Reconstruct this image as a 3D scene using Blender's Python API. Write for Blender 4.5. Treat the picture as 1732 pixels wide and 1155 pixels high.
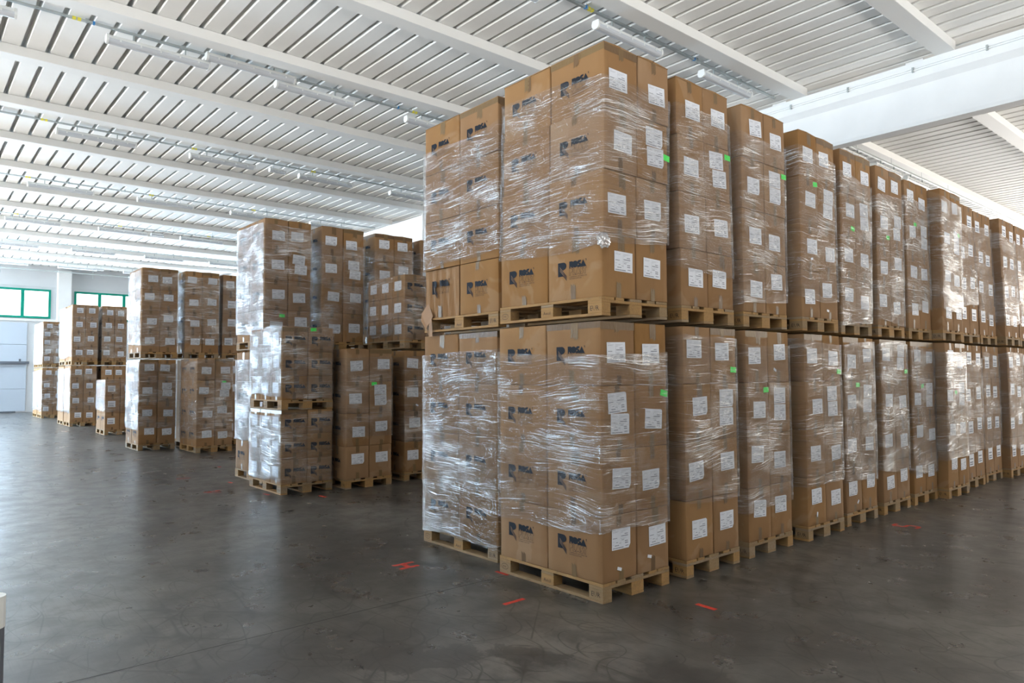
import bpy, bmesh, math, random
from mathutils import Vector, Matrix, noise
for o in list(bpy.data.objects): bpy.data.objects.remove(o)
R = random.Random(7)
S = bpy.context.scene
COL = S.collection
rad = math.radians

# ------------------------------------------------------------------ camera
CAM = Vector((3.6405, -4.0115, 1.705)); YAW = 0.7108; PITCH = 0.0467; ROLL = -0.0056; FPX = 1207.64
fw = Vector((-math.cos(YAW)*math.cos(PITCH), math.sin(YAW)*math.cos(PITCH), math.sin(PITCH)))
rt = fw.cross(Vector((0, 0, 1))).normalized(); up = rt.cross(fw)
r2 = rt*math.cos(ROLL) + up*math.sin(ROLL); u2 = -rt*math.sin(ROLL) + up*math.cos(ROLL)
cam_d = bpy.data.cameras.new('camera'); cam = bpy.data.objects.new('camera', cam_d); COL.objects.link(cam)
cam.matrix_world = Matrix(((r2.x, u2.x, -fw.x, CAM.x), (r2.y, u2.y, -fw.y, CAM.y), (r2.z, u2.z, -fw.z, CAM.z), (0, 0, 0, 1)))
cam_d.sensor_width = 36; cam_d.sensor_fit = 'HORIZONTAL'; cam_d.lens = FPX*36/1732; cam_d.clip_end = 300
S.camera = cam
# ------------------------------------------------------------------ colour management, world, light
S.view_settings.view_transform = 'Standard'; S.view_settings.look = 'None'
S.view_settings.gamma = 1; S.view_settings.use_curve_mapping = False
S.view_settings.exposure = -0.15
S.cycles.transparent_max_bounces = 24; S.cycles.adaptive_threshold = .02; S.cycles.use_light_tree = False
S.cycles.max_bounces = 6; S.cycles.diffuse_bounces = 4; S.cycles.glossy_bounces = 3
S.cycles.sample_clamp_indirect = 8; S.cycles.caustics_reflective = False; S.cycles.caustics_refractive = False
W = bpy.data.worlds.new('sky'); S.world = W; W.use_nodes = True
W.node_tree.nodes['Background'].inputs[0].default_value = (0.75, 0.86, 1.0, 1)
W.node_tree.nodes['Background'].inputs[1].default_value = 1.0
def area(name, loc, target, sx, sy, power, col):
    d = bpy.data.lights.new(name, 'AREA'); d.shape = 'RECTANGLE'; d.size = sx; d.size_y = sy; d.energy = power; d.color = col
    o = bpy.data.objects.new(name, d); COL.objects.link(o); o.location = loc
    o.rotation_euler = (Vector(target)-Vector(loc)).to_track_quat('-Z', 'Y').to_euler(); return o
BLUE = (0.72, 0.87, 1.0); NEUT = (1.0, 0.97, 0.93); COOL = (0.88, 0.94, 1.0); DEEP = (0.58, 0.79, 1.0); WARM = (1.0, 0.93, 0.84)
def win(name, loc, target, sx, sy, rad_, col, spread=180):
    o = area(name, loc, target, sx, sy, rad_*math.pi*sx*sy, col); o.data.spread = math.radians(spread); return o
# daylight through the window band and the open gate of the far left wall
win('window_light_left', (-38.2, -8, 5.2), (0, -8, 6.6), 16, 2.4, 9.24, DEEP)
win('gate_light_left', (-38.2, -10.4, 2.7), (0, -10.4, 3.6), 10, 5.2, 78.30, DEEP)
# the long window bands of the front wall (behind the photographer's left)
win('window_light_front_a', (-29, -15.2, 5.0), (-29, 0, 8.5), 15, 3.2, 4.80, BLUE, 100)
win('window_light_front_b', (-13, -15.2, 5.0), (-13, 0, 10.5), 15, 3.2, 1.08, BLUE, 85)
win('window_light_front_c', (3, -15.2, 5.0), (3, 0, 11.5), 14, 3.2, 3.57, BLUE, 80)
# right side wall and the bright far end behind the row
win('window_light_right', (13.2, 2, 5.0), (0, 2, 10), 24, 2.6, 0.75, WARM, 90)  # added fill lamp for the right-hand carton faces
win('window_light_right_far', (13.2, 29, 4.4), (0, 29, 6.2), 26, 4.0, 5.88, WARM)
win('window_light_back', (5, 43, 4.2), (5, 0, 5.2), 16, 5.5, 11.88, WARM)
win('window_light_back_left', (-16, 43, 4.6), (-12, 0, 6.0), 20, 4.0, 5.00, NEUT)
# added fill lamps low along the walls, aimed up to brighten the roof
win('yard_bounce_front_a', (-26, -15, 1.0), (-26, -9, 6.2), 22, 1.6, 25.88, NEUT, 90)
win('yard_bounce_front_b', (-1, -15, 1.0), (-1, -9, 5.6), 26, 1.6, 10.92, NEUT, 85)
win('yard_bounce_right', (13, 4, 1.0), (7, 4, 7.0), 36, 1.6, 7.56, NEUT, 90)
win('yard_bounce_left', (-38, 4, 1.0), (-33, 4, 7.3), 30, 1.2, 12.00, BLUE, 90)
win('yard_bounce_back', (-4, 42, 1.0), (-4, 36, 7.0), 34, 1.6, 33.00, NEUT, 90)

# ------------------------------------------------------------------ node helpers
def new_mat(name):
    m = bpy.data.materials.new(name); m.use_nodes = True
    nt = m.node_tree; nt.nodes.clear(); return m, nt
class NB:
    def __init__(s, nt): s.nt = nt
    def n(s, t, ins=None, **kw):
        nd = s.nt.nodes.new(t)
        for k, v in kw.items(): setattr(nd, k, v)
        for k, v in (ins or {}).items():
            sk = nd.inputs[k]
            if isinstance(v, bpy.types.NodeSocket): s.nt.links.new(v, sk)
            else: sk.default_value = v
        return nd
    def math(s, op, a, b=None, c=None, clamp=False):
        nd = s.nt.nodes.new('ShaderNodeMath'); nd.operation = op; nd.use_clamp = clamp
        for i, v in enumerate((a, b, c)):
            if v is None: continue
            if isinstance(v, bpy.types.NodeSocket): s.nt.links.new(v, nd.inputs[i])
            else: nd.inputs[i].default_value = v
        return nd.outputs[0]
    def ss(s, x, a, b):     # smooth step a..b -> 0..1
        nd = s.n('ShaderNodeMapRange', {'Value': x, 'From Min': a, 'From Max': b}, interpolation_type='SMOOTHSTEP'); return nd.outputs[0]
    def lin(s, x, a, b, c, d):
        nd = s.n('ShaderNodeMapRange', {'Value': x, 'From Min': a, 'From Max': b, 'To Min': c, 'To Max': d}); return nd.outputs[0]
    def mix(s, f, a, b, mode='MIX'):
        nd = s.nt.nodes.new('ShaderNodeMix'); nd.data_type = 'RGBA'; nd.blend_type = mode
        for i, v in ((0, f), (6, a), (7, b)):
            if isinstance(v, bpy.types.NodeSocket): s.nt.links.new(v, nd.inputs[i])
            else: nd.inputs[i].default_value = v if i == 0 else (*v, 1)[:4]
        return nd.outputs[2]
    def noise(s, vec, scale, detail=3, rough=.5, dist=0):
        nd = s.n('ShaderNodeTexNoise', {'Vector': vec, 'Scale': scale, 'Detail': detail, 'Roughness': rough, 'Distortion': dist}); return nd.outputs[0]
    def map(s, vec, scale=(1, 1, 1), loc=(0, 0, 0), rot=(0, 0, 0)):
        return s.n('ShaderNodeMapping', {'Vector': vec, 'Scale': scale, 'Location': loc, 'Rotation': rot}).outputs[0]
    def out(s, sh): s.nt.links.new(sh, s.n('ShaderNodeOutputMaterial').inputs[0])
    def bsdf(s, **ins):
        names = dict(col='Base Color', rough='Roughness', spec='Specular IOR Level', metal='Metallic', nrm='Normal', coat='Coat Weight', crough='Coat Roughness')
        nd = s.n('ShaderNodeBsdfPrincipled')
        for k, v in ins.items():
            sk = nd.inputs[names[k]]
            if isinstance(v, bpy.types.NodeSocket): s.nt.links.new(v, sk)
            else: sk.default_value = (*v, 1)[:4] if isinstance(v, tuple) else v
        return nd.outputs[0]

def simple(name, col, rough=.6, metal=0., spec=.5, nz=0.0, nscale=8, bump=0.0):
    m, nt = new_mat(name); b = NB(nt)
    tc = b.n('ShaderNodeTexCoord').outputs['Object']
    k = dict(rough=rough, metal=metal, spec=spec)
    if nz:
        f = b.noise(tc, nscale, 4)
        k['col'] = b.mix(b.ss(f, .3, .7), tuple(c*(1-nz) for c in col), tuple(min(1, c*(1+nz)) for c in col))
    else: k['col'] = col
    if bump: k['nrm'] = b.n('ShaderNodeBump', {'Strength': bump, 'Distance': .01, 'Height': b.noise(tc, nscale*6, 2)}).outputs[0]
    b.out(b.bsdf(**k)); return m

def cardboard():
    m, nt = new_mat('cardboard'); b = NB(nt)
    oi = b.n('ShaderNodeObjectInfo'); rnd = oi.outputs['Random']
    tc = b.n('ShaderNodeTexCoord').outputs['Object']
    off = b.n('ShaderNodeVectorMath', {0: tc, 1: b.n('ShaderNodeCombineXYZ', {0: b.math('MULTIPLY', rnd, 37.), 1: b.math('MULTIPLY', rnd, 91.)}).outputs[0]}, operation='ADD').outputs[0]
    r = b.n('ShaderNodeValToRGB', {0: rnd}); e = r.color_ramp.elements
    e[0].position = 0; e[0].color = (.275, .160, .080, 1); e[1].position = 1; e[1].color = (.25, .128, .043, 1)
    for p, c in ((.3, (.29, .176, .095, 1)), (.55, (.255, .142, .064, 1)), (.8, (.30, .168, .072, 1))):
        x = e.new(p); x.color = c
    big = b.ss(b.noise(off, 2.2, 4), .3, .72)
    c1 = b.mix(b.math('MULTIPLY', big, .28), r.outputs[0], (.19, .100, .045))
    pale = b.ss(b.noise(b.map(off, (1, 1, 1), (4, 9, 2)), 1.7, 3, .6, .8), .56, .62)
    c2 = b.mix(b.math('MULTIPLY', pale, .22), c1, (.42, .30, .20))
    flute = b.noise(b.map(off, (90, 90, 1.5)), 1., 1)
    c3 = b.mix(b.math('MULTIPLY', flute, .10), c2, (.25, .14, .07))
    fine = b.noise(off, 130., 2)
    c4 = b.mix(b.math('MULTIPLY', b.ss(fine, .62, .8), .25), c3, (.22, .13, .07))
    h = b.math('ADD', b.math('MULTIPLY', flute, .6), b.math('MULTIPLY', big, 1.5))
    nrm = b.n('ShaderNodeBump', {'Strength': .25, 'Distance': .004, 'Height': h}).outputs[0]
    b.out(b.bsdf(col=c4, rough=.85, spec=.10, nrm=nrm)); return m

def wood():
    m, nt = new_mat('pallet_wood'); b = NB(nt)
    rnd = b.n('ShaderNodeObjectInfo').outputs['Random']
    tc = b.n('ShaderNodeTexCoord').outputs['Object']
    off = b.n('ShaderNodeVectorMath', {0: tc, 1: b.n('ShaderNodeCombineXYZ', {0: b.math('MULTIPLY', rnd, 13.), 1: b.math('MULTIPLY', rnd, 57.)}).outputs[0]}, operation='ADD').outputs[0]
    g = b.noise(b.map(off, (1.5, 30, 30)), 2.2, 4, .6, .4)
    base = b.mix(b.ss(rnd, .45, .62), (.34, .195, .072), (.26, .18, .095))
    base = b.mix(b.math('MULTIPLY', b.ss(rnd, .80, .83), .7), base, (.27, .21, .145))
    c = b.mix(b.math('MULTIPLY', b.ss(g, .35, .7), .55), base, (.22, .125, .055))
    d = b.ss(b.noise(off, 7., 4), .55, .75)
    c = b.mix(b.math('MULTIPLY', d, .45), c, (.13, .09, .055))
    nrm = b.n('ShaderNodeBump', {'Strength': .4, 'Distance': .004, 'Height': g}).outputs[0]
    b.out(b.bsdf(col=c, rough=.8, spec=.25, nrm=nrm)); return m

def film():
    m, nt = new_mat('stretch_film'); b = NB(nt)
    oi = b.n('ShaderNodeObjectInfo'); rnd = oi.outputs['Random']
    dsep = b.n('ShaderNodeSeparateColor', {0: oi.outputs['Color']})
    uv = b.n('ShaderNodeUVMap').outputs[0]
    sp = b.n('ShaderNodeSeparateXYZ', {0: uv}); u, v = sp.outputs[0], sp.outputs[1]
    dens = b.math('ADD', dsep.outputs[0], b.math('MULTIPLY', b.math('LESS_THAN', u, 1.2), dsep.outputs[1]))   # G: bright glare on the long side, put in as film density
    seed = b.math('MULTIPLY', rnd, 83.)
    w3 = b.n('ShaderNodeCombineXYZ', {0: u, 1: v, 2: seed}).outputs[0]
    warp = b.noise(b.map(w3, (.8, 1.6, 1)), 1., 2, .5)
    vv = b.math('ADD', v, b.math('MULTIPLY', warp, .30))
    f3 = b.n('ShaderNodeCombineXYZ', {0: u, 1: vv, 2: seed}).outputs[0]
    n1 = b.noise(b.map(f3, (1.3, 75, 1)), 1., 5, .72)       # long tension wrinkles
    n3 = b.noise(b.map(f3, (9, 150, 1), (1, 8, 2)), 1., 2, .6)   # crinkle
    h = b.math('ADD', n1, b.math('MULTIPLY', n3, .35))
    nrm = b.n('ShaderNodeBump', {'Strength': .85, 'Distance': .020, 'Height': h}).outputs[0]
    patch = b.ss(b.noise(b.map(w3, (1.7, 3.1, 1), (11, 2, 0)), 1., 4, .6), .42, .66)
    n4 = b.noise(b.map(f3, (2.6, 190, 1), (5, 5, 5)), 1., 3, .6)
    th = b.math('SUBTRACT', .63, b.math('MULTIPLY', patch, .10))
    streak = b.ss(b.math('SUBTRACT', n4, th), .0, .045)
    lw = b.n('ShaderNodeLayerWeight', {'Blend': .35}).outputs['Fresnel']
    fac = b.math('ADD', b.math('MULTIPLY', streak, .55), b.math('ADD', b.math('MULTIPLY', patch, .10), b.math('MULTIPLY', lw, .30)))
    fac = b.math('MINIMUM', b.math('MULTIPLY', fac, dens), .85)
    gl = b.n('ShaderNodeBsdfGlossy', {'Color': (.97, .97, .97, 1), 'Roughness': .16, 'Normal': nrm}).outputs[0]
    dark = b.math('MULTIPLY', b.ss(n1, .50, .40), .22)  # dark refraction lines of the folds, put into the film tint
    tr = b.n('ShaderNodeBsdfTransparent', {'Color': b.mix(dark, (.97, .97, .97), (.45, .42, .40))}).outputs[0]
    df = b.n('ShaderNodeBsdfDiffuse', {'Color': (.85, .85, .85, 1)}).outputs[0]
    milk = b.math('ADD', .035, b.math('MULTIPLY', streak, .12))
    a = b.n('ShaderNodeMixShader', {0: milk, 1: tr, 2: df}).outputs[0]
    b.out(b.n('ShaderNodeMixShader', {0: fac, 1: a, 2: gl}).outputs[0]); return m

def tape():
    m, nt = new_mat('brown_tape'); b = NB(nt)
    rnd = b.n('ShaderNodeObjectInfo').outputs['Random']
    tc = b.n('ShaderNodeTexCoord').outputs['Object']
    c = b.mix(rnd, (.135, .078, .036), (.18, .115, .05))
    n = b.noise(b.map(tc, (30, 30, 9)), 1.5, 3)
    nrm = b.n('ShaderNodeBump', {'Strength': .5, 'Distance': .006, 'Height': n}).outputs[0]
    b.out(b.bsdf(col=c, rough=.45, spec=.22, nrm=nrm)); return m

def floor_mat():
    m, nt = new_mat('polished_concrete'); b = NB(nt)
    tc = b.n('ShaderNodeTexCoord').outputs['Object']
    big = b.noise(tc, .55, 6, .6, .3); mid = b.noise(b.map(tc, (1, 1, 1), (5, 2, 0)), 3.2, 5, .62, 0)
    c = b.mix(b.ss(big, .32, .68), (.046, .043, .039), (.128, .120, .107))
    c = b.mix(b.math('MULTIPLY', b.ss(mid, .40, .64), .6), c, (.040, .037, .034))
    # scratches and skid marks: thin iso-lines of stretched, turned noises
    sc = None
    for i, (rz, sx, sy, w) in enumerate(((.5, 1.1, 5., .010), (1.9, .9, 4.2, .009), (2.7, 1.5, 3.2, .008), (1.1, 2.4, 7., .012), (0.1, .6, 2.2, .006), (2.2, 3.0, 6.0, .012))):
        nz = b.noise(b.map(tc, (sx*.8, sy*.5, 1), (i*3.1, i*7.7, 0), (0, 0, rz)), 1., 0, .5, 0)
        ln = b.math('SUBTRACT', 1., b.ss(b.math('ABSOLUTE', b.math('SUBTRACT', nz, .5)), 0., w))
        br = b.ss(b.noise(b.map(tc, (1, 1, 1), (i*11., 4, 0)), 2.2, 4), .42, .52)
        ln = b.math('MULTIPLY', ln, br); sc = ln if sc is None else b.math('MAXIMUM', sc, ln)
    c = b.mix(b.math('MULTIPLY', sc, .85), c, (.022, .020, .018))
    for i, rz in enumerate((.35, 1.25, 2.3)):
        fs = b.noise(b.map(tc, (1.6, 70, 1), (i*5., 2, 0), (0, 0, rz)), 1., 2, .6)
        c = b.mix(b.math('MULTIPLY', b.ss(fs, .56, .70), .30), c, (.035, .033, .030))
    # dark worn stains near the front
    g = b.n('ShaderNodeNewGeometry').outputs['Position']
    st = None
    for (x, y, rx, ry, a) in ((-.10, -1.6, .95, .38, .9), (.35, -1.05, .5, .25, .5), (.25, 1.25, .5, .18, .3), (1.15, -.55, .5, .3, .3)):
        q = b.map(b.n('ShaderNodeVectorMath', {0: g, 1: (-x, -y, 0)}, operation='ADD').outputs[0], (1, 1, 0), rot=(0, 0, -a))
        q = b.map(q, (1/rx, 1/ry, 0)); L = b.n('ShaderNodeVectorMath', {0: q}, operation='LENGTH').outputs['Value']
        k = b.math('SUBTRACT', 1.1, L); st = k if st is None else b.math('MAXIMUM', st, k)
    sn = b.noise(b.map(g, (1, 1, 1), (2, 3, 0)), 4.5, 7, .68, .4)
    stm = b.ss(b.math('ADD', b.math('MULTIPLY', st, .55), b.math('SUBTRACT', sn, .5)), .30, .36)
    stm2 = b.ss(b.math('ADD', st, 0), -4, -3.9)
    stm = b.math('MULTIPLY', stm, stm2)
    c = b.mix(b.math('MULTIPLY', stm, .72), c, (.034, .031, .028))
    rough = b.math('ADD', b.lin(mid, .3, .7, .24, .36), b.math('MULTIPLY', b.ss(big, .4, .7), .05))
    b.out(b.bsdf(col=c, rough=rough, spec=.62)); return m

def emit(name, col, s):
    m, nt = new_mat(name); b = NB(nt); b.out(b.n('ShaderNodeEmission', {0: (*col, 1), 1: s}).outputs[0]); return m
def clear_plastic():
    m, nt = new_mat('prismatic_cover'); b = NB(nt)
    tr = b.n('ShaderNodeBsdfTransparent', {0: (.92, .93, .95, 1)}).outputs[0]
    df = b.bsdf(col=(.60, .62, .65), rough=.2)
    b.out(b.n('ShaderNodeMixShader', {0: .88, 1: tr, 2: df}).outputs[0]); return m

M = dict(card=cardboard(), wood=wood(), film=film(), tape=tape(), floor=floor_mat(),
    paper=simple('label_paper', (.68, .70, .75), .55), ink=simple('label_ink', (.17, .18, .22), .7),
    black=simple('black_print', (.020, .023, .030), .8, spec=.1), kraft=simple('bare_board', (.30, .176, .095), .8),
    burn=simple('burnt_mark', (.035, .02, .012), .8), green=simple('fluorescent_green', (.02, .78, .06), .5),
    red=simple('red_floor_tape', (.46, .035, .018), .6, nz=.25, nscale=30),
    paint=simple('white_steel', (.84, .835, .81), .5), deck=simple('roof_sheet_paint', (.86, .855, .83), .6, spec=.25, nz=.02, nscale=1.5),
    conc=simple('white_concrete', (.78, .78, .77), .8, nz=.02, nscale=2, bump=.05), wall=simple('white_wall', (.60, .61, .62), .8, nz=.02, nscale=1.),
    door=simple('door_paint', (.50, .56, .64), .5), grey=simple('galvanised_steel', (.42, .45, .44), .4, metal=.5),
    dark=simple('dark_metal', (.09, .10, .12), .5), teal=simple('green_window_frame', (.0, .22, .15), .6, spec=.2),
    pane=emit('bright_daylight_pane', (.95, .98, 1.0), 3.5), lampw=simple('lamp_housing', (.72, .73, .71), .4), cover=clear_plastic(),
    tube=simple('fluorescent_tube', (.85, .85, .85), .3), yellow=simple('yellow_marker', (.75, .65, .05), .5), joint=simple('floor_joint_filler', (.035, .032, .03), .8),
    blue=simple('blue_clip', (.02, .2, .5), .5))

# ------------------------------------------------------------------ mesh helpers
class MB:
    def __init__(s): s.v = []; s.f = []; s.mi = []; s.uv = []
    def quad(s, a, b, c, d, mi=0):
        n = len(s.v); s.v += [tuple(a), tuple(b), tuple(c), tuple(d)]; s.f.append((n, n+1, n+2, n+3)); s.mi.append(mi)
    def poly(s, pts, mi=0):
        n = len(s.v); s.v += [tuple(p) for p in pts]; s.f.append(tuple(range(n, n+len(pts)))); s.mi.append(mi)
    def box(s, x0, x1, y0, y1, z0, z1, mi=0, ch=0.):
        if ch:
            bm = bmesh.new(); bmesh.ops.create_cube(bm, size=1)
            for v in bm.verts: v.co = ((x0+x1)/2+v.co.x*(x1-x0), (y0+y1)/2+v.co.y*(y1-y0), (z0+z1)/2+v.co.z*(z1-z0))
            bmesh.ops.bevel(bm, geom=bm.edges[:], offset=ch, segments=1, affect='EDGES')
            s.add_bm(bm, mi); bm.free(); return
        n = len(s.v)
        s.v += [(x0, y0, z0), (x1, y0, z0), (x1, y1, z0), (x0, y1, z0), (x0, y0, z1), (x1, y0, z1), (x1, y1, z1), (x0, y1, z1)]
        for f in ((0, 3, 2, 1), (4, 5, 6, 7), (0, 1, 5, 4), (1, 2, 6, 5), (2, 3, 7, 6), (3, 0, 4, 7)):
            s.f.append(tuple(n+i for i in f)); s.mi.append(mi)
    def add_bm(s, bm, mi=0):
        n = len(s.v); bm.verts.ensure_lookup_table()
        for i, v in enumerate(bm.verts): v.index = i
        s.v += [tuple(v.co) for v in bm.verts]
        for f in bm.faces: s.f.append(tuple(n+v.index for v in f.verts)); s.mi.append(mi)
    def tube(s, pts, r, seg=8, mi=0, caps=True):
        n = len(s.v); P = [Vector(p) for p in pts]
        for i, p in enumerate(P):
            d = (P[min(i+1, len(P)-1)]-P[max(i-1, 0)]).normalized()
            a = d.cross(Vector((0, 0, 1)));
            if a.length < .01: a = d.cross(Vector((1, 0, 0)))
            a.normalize(); b = d.cross(a)
            for k in range(seg):
                t = 2*math.pi*k/seg; s.v.append(tuple(p+(a*math.cos(t)+b*math.sin(t))*r))
        for i in range(len(P)-1):
            for k in range(seg):
                k2 = (k+1) % seg; s.f.append((n+i*seg+k, n+i*seg+k2, n+(i+1)*seg+k2, n+(i+1)*seg+k)); s.mi.append(mi)
        if caps:
            s.f.append(tuple(n+k for k in range(seg))); s.mi.append(mi)
            s.f.append(tuple(n+(len(P)-1)*seg+k for k in reversed(range(seg)))); s.mi.append(mi)
    def mesh(s, name, mats, smooth=False):
        me = bpy.data.meshes.new(name); me.from_pydata(s.v, [], s.f)
        for m in mats: me.materials.append(M[m])
        me.polygons.foreach_set('material_index', s.mi)
        if smooth: me.polygons.foreach_set('use_smooth', [True]*len(s.f))
        me.update(); return me
def obj(name, me, parent=None, loc=(0, 0, 0), rot=(0, 0, 0), **props):
    o = bpy.data.objects.new(name, me); COL.objects.link(o); o.location = loc; o.rotation_euler = rot
    if parent: o.parent = parent
    for k, v in props.items(): o[k] = v
    return o
def empty(name, loc=(0, 0, 0), rot=(0, 0, 0), **props): return obj(name, None, None, loc, rot, **props)

# ------------------------------------------------------------------ setting
X0, X1, Y0, Y1 = -38.8, 14., -16., 44.
H = 7.32
mb = MB(); mb.box(X0-1, X1+1, Y0-1, Y1+1, -.3, 0); obj('floor', mb.mesh('floor', ['floor']), kind='structure')
def strip(pts, w, z=.0015):
    m = MB(); a, b = Vector((*pts[0], 0)), Vector((*pts[1], 0)); n = (b-a).cross(Vector((0, 0, 1))).normalized()*w/2
    m.quad(*(tuple(p+Vector((0, 0, z))) for p in (a-n, a+n, b+n, b-n))); return m
for i, (a, b) in enumerate((((-1.07, -12), (-1.07, .02)), ((-18, -2.6), (14, -2.6)), ((2.6, -12), (2.6, 43)))):
    if i == 0: obj('trim_1', strip((a, b), .007).mesh('joint', ['joint']), kind='structure')
# walls
fr = obj('wall_front', None, kind='structure'); m_ = MB(); m_.box(X0-.3, X1+.3, Y0-.3, Y0, 0, H+.4); obj('wall_panel', m_.mesh('wall', ['wall']), fr)
m_ = MB(); m_.box(X1, X1+.3, Y0, Y1, 0, H+.4); obj('wall_right', m_.mesh('wall', ['wall']), kind='structure')
m_ = MB(); m_.box(X0-.3, X1+.3, Y1, Y1+.3, 0, H+.4); obj('wall_back', m_.mesh('wall', ['wall']), kind='structure')
# left wall with window openings
WZ0, WZ1 = 4.66, 6.12
wins = [(-8.3, -4.05), (-2.95, 1.78), (2.80, 7.4), (8.6, 13.0)]
wl = MB(); ys = [Y0]+[v for w in wins for v in w]+[Y1]
for i in range(0, len(ys), 2): wl.box(X0-.3, X0, ys[i], ys[i+1], 0, H+.4)
for a, b_ in wins: wl.box(X0-.3, X0, a, b_, 0, WZ0); wl.box(X0-.3, X0, a, b_, WZ1, H+.4)
wlo = obj('wall_left', wl.mesh('wall_left', ['wall']), kind='structure')
# panel joints of the left wall (slightly proud bands) and the pilaster
m_ = MB(); m_.box(X0, X0+.45, 2.02, 2.62, 0, H-.22, ch=.02); obj('trim_2', m_.mesh('pilaster', ['conc']), kind='structure')
m_ = MB(); m_.box(X0, X0+.45, -4.0, -3.4, 0, H-.22, ch=.02); obj('trim_3', m_.mesh('pilaster', ['conc']), kind='structure')
m_ = MB(); m_.box(X0, X0+.06, -2.9, 13, 4.50, 4.62, ch=.01); obj('trim_4', m_.mesh('sill', ['conc']), kind='structure')
m_ = MB(); m_.box(X0, X0+.03, -3.4, 2.0, 6.25, 6.29); m_.box(X0, X0+.03, 2.64, 13, 6.25, 6.29); obj('trim_5', m_.mesh('panel_joint', ['wall']), kind='structure')
for k, (a, b_) in enumerate(wins):
    w = obj('window_%d' % (k+1), None, loc=(X0, 0, 0), kind='structure')
    n = 4; step = (b_-a)/n; f = MB(); t = .10
    f.box(-.06, .07, a, b_, WZ1-t, WZ1); f.box(-.06, .07, a, b_, WZ0, WZ0+t)
    for i in range(n+1):
        y = a+i*step; y0, y1 = (y, y+t) if i == 0 else ((y-t, y) if i == n else (y-t/2-.02, y+t/2+.02)); f.box(-.06, .07, y0, y1, WZ0+t, WZ1-t)
    obj('window_frame', f.mesh('window_frame', ['teal']), w)
    for i in range(n):
        p = MB(); p.box(-.03, -.01, a+i*step+.03, a+(i+1)*step-.03, WZ0+.03, WZ1-.03); obj('window_pane', p.mesh('pane', ['pane']), w)
# sectional door in the left wall with its dark push rail
d = obj('door_1', None, loc=(X0, 0, 0), kind='structure')
for k in range(4):
    m_ = MB(); m_.box(.0, .06, -5.2, .82, .06+k*1.09, 1.14+k*1.09, ch=.012); obj('door_panel', m_.mesh('door_panel', ['door']), d)
m_ = MB(); m_.box(.0, .05, -5.2, .42, .0, .07); obj('door_seal', m_.mesh('door_seal', ['dark']), d)
m_ = MB(); m_.box(.06, .20, -5.2, .92, 2.38, 2.50, ch=.01); m_.box(.08, .16, .5, .58, 2.50, 2.62); obj('door_rail', m_.mesh('door_rail', ['dark']), d)

# ceiling: corrugated sheets (each sheet three ribs wide) laid over the beams
ceil = obj('ceiling', None, kind='structure')
PT = .348; RIB0 = .26-.5*.09
def roof_sheet(x0, x1, nr):
    m = MB(); prof = []
    for k in range(nr):
        y = k*PT
        prof += [(y, 0), (y+.010, .13), (y+.070, .13), (y+.088, 0)]
    prof.append((nr*PT+.004, 0))
    for a, b_ in zip(prof, prof[1:]):
        m.quad((x0, a[0], a[1]), (x1, a[0], a[1]), (x1, b_[0], b_[1]), (x0, b_[0], b_[1]))
        
    n = len(prof)
    for a, b_ in zip(prof, prof[1:]): m.quad((x0, a[0], a[1]+.004), (x0, b_[0], b_[1]+.004), (x1, b_[0], b_[1]+.004), (x1, a[0], a[1]+.004))
    return m.mesh('roof_sheet', ['deck'])
sheet = roof_sheet(X0, X1, 3)
y = RIB0 - 3*PT*16
k0 = 0
while y < Y1:
    obj('roof_sheet', sheet, ceil, (0, y, H+(.0015 if k0 % 2 else 0)))
    y += 3*PT; k0 += 1
# solid roof above the sheets keeps the daylight out
m_ = MB(); m_.box(X0-.3, X1+.3, Y0-.3, Y1+.3, H+.3, H+.42); obj('roof_deck', m_.mesh('roof', ['conc']), ceil)
beam1 = MB(); beam1.box(-.30, 0, Y0, 9.44, -.17, -.004, ch=.006); bm1 = beam1.mesh('roof_beam', ['paint'])
beam2 = MB(); beam2.box(-.30, 0, 9.72, Y1, -.17, -.004, ch=.006); bm2 = beam2.mesh('roof_beam', ['paint'])
bx = [2.2, -.42, -3.02, -5.52, -8.13, -10.754, -13.376]
while bx[-1] > X0+2: bx.append(bx[-1]-2.6)
for x in bx + [4.8, 7.4, 10.]:
    obj('roof_beam', bm1, ceil, (x, 0, H)); obj('roof_beam', bm2, ceil, (x-.6, 0, H))
# girder along x carrying the beams (flange, sloped haunch, web)
g = MB(); prof = [(9.40, 7.15), (9.40, 6.86), (9.50, 6.76), (9.50, 6.12), (9.52, 6.06), (9.78, 6.06), (9.80, 6.12), (9.80, 6.76), (9.90, 6.86), (9.90, 7.15)]
for a, b_ in zip(prof, prof[1:]+prof[:1]): g.quad((X0, *a), (X0, *b_), (X1, *b_), (X1, *a))
g.poly([(X0, *p) for p in prof]); g.poly([(X1, *p) for p in reversed(prof)])
obj('girder', g.mesh('girder', ['conc']), ceil)
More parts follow.
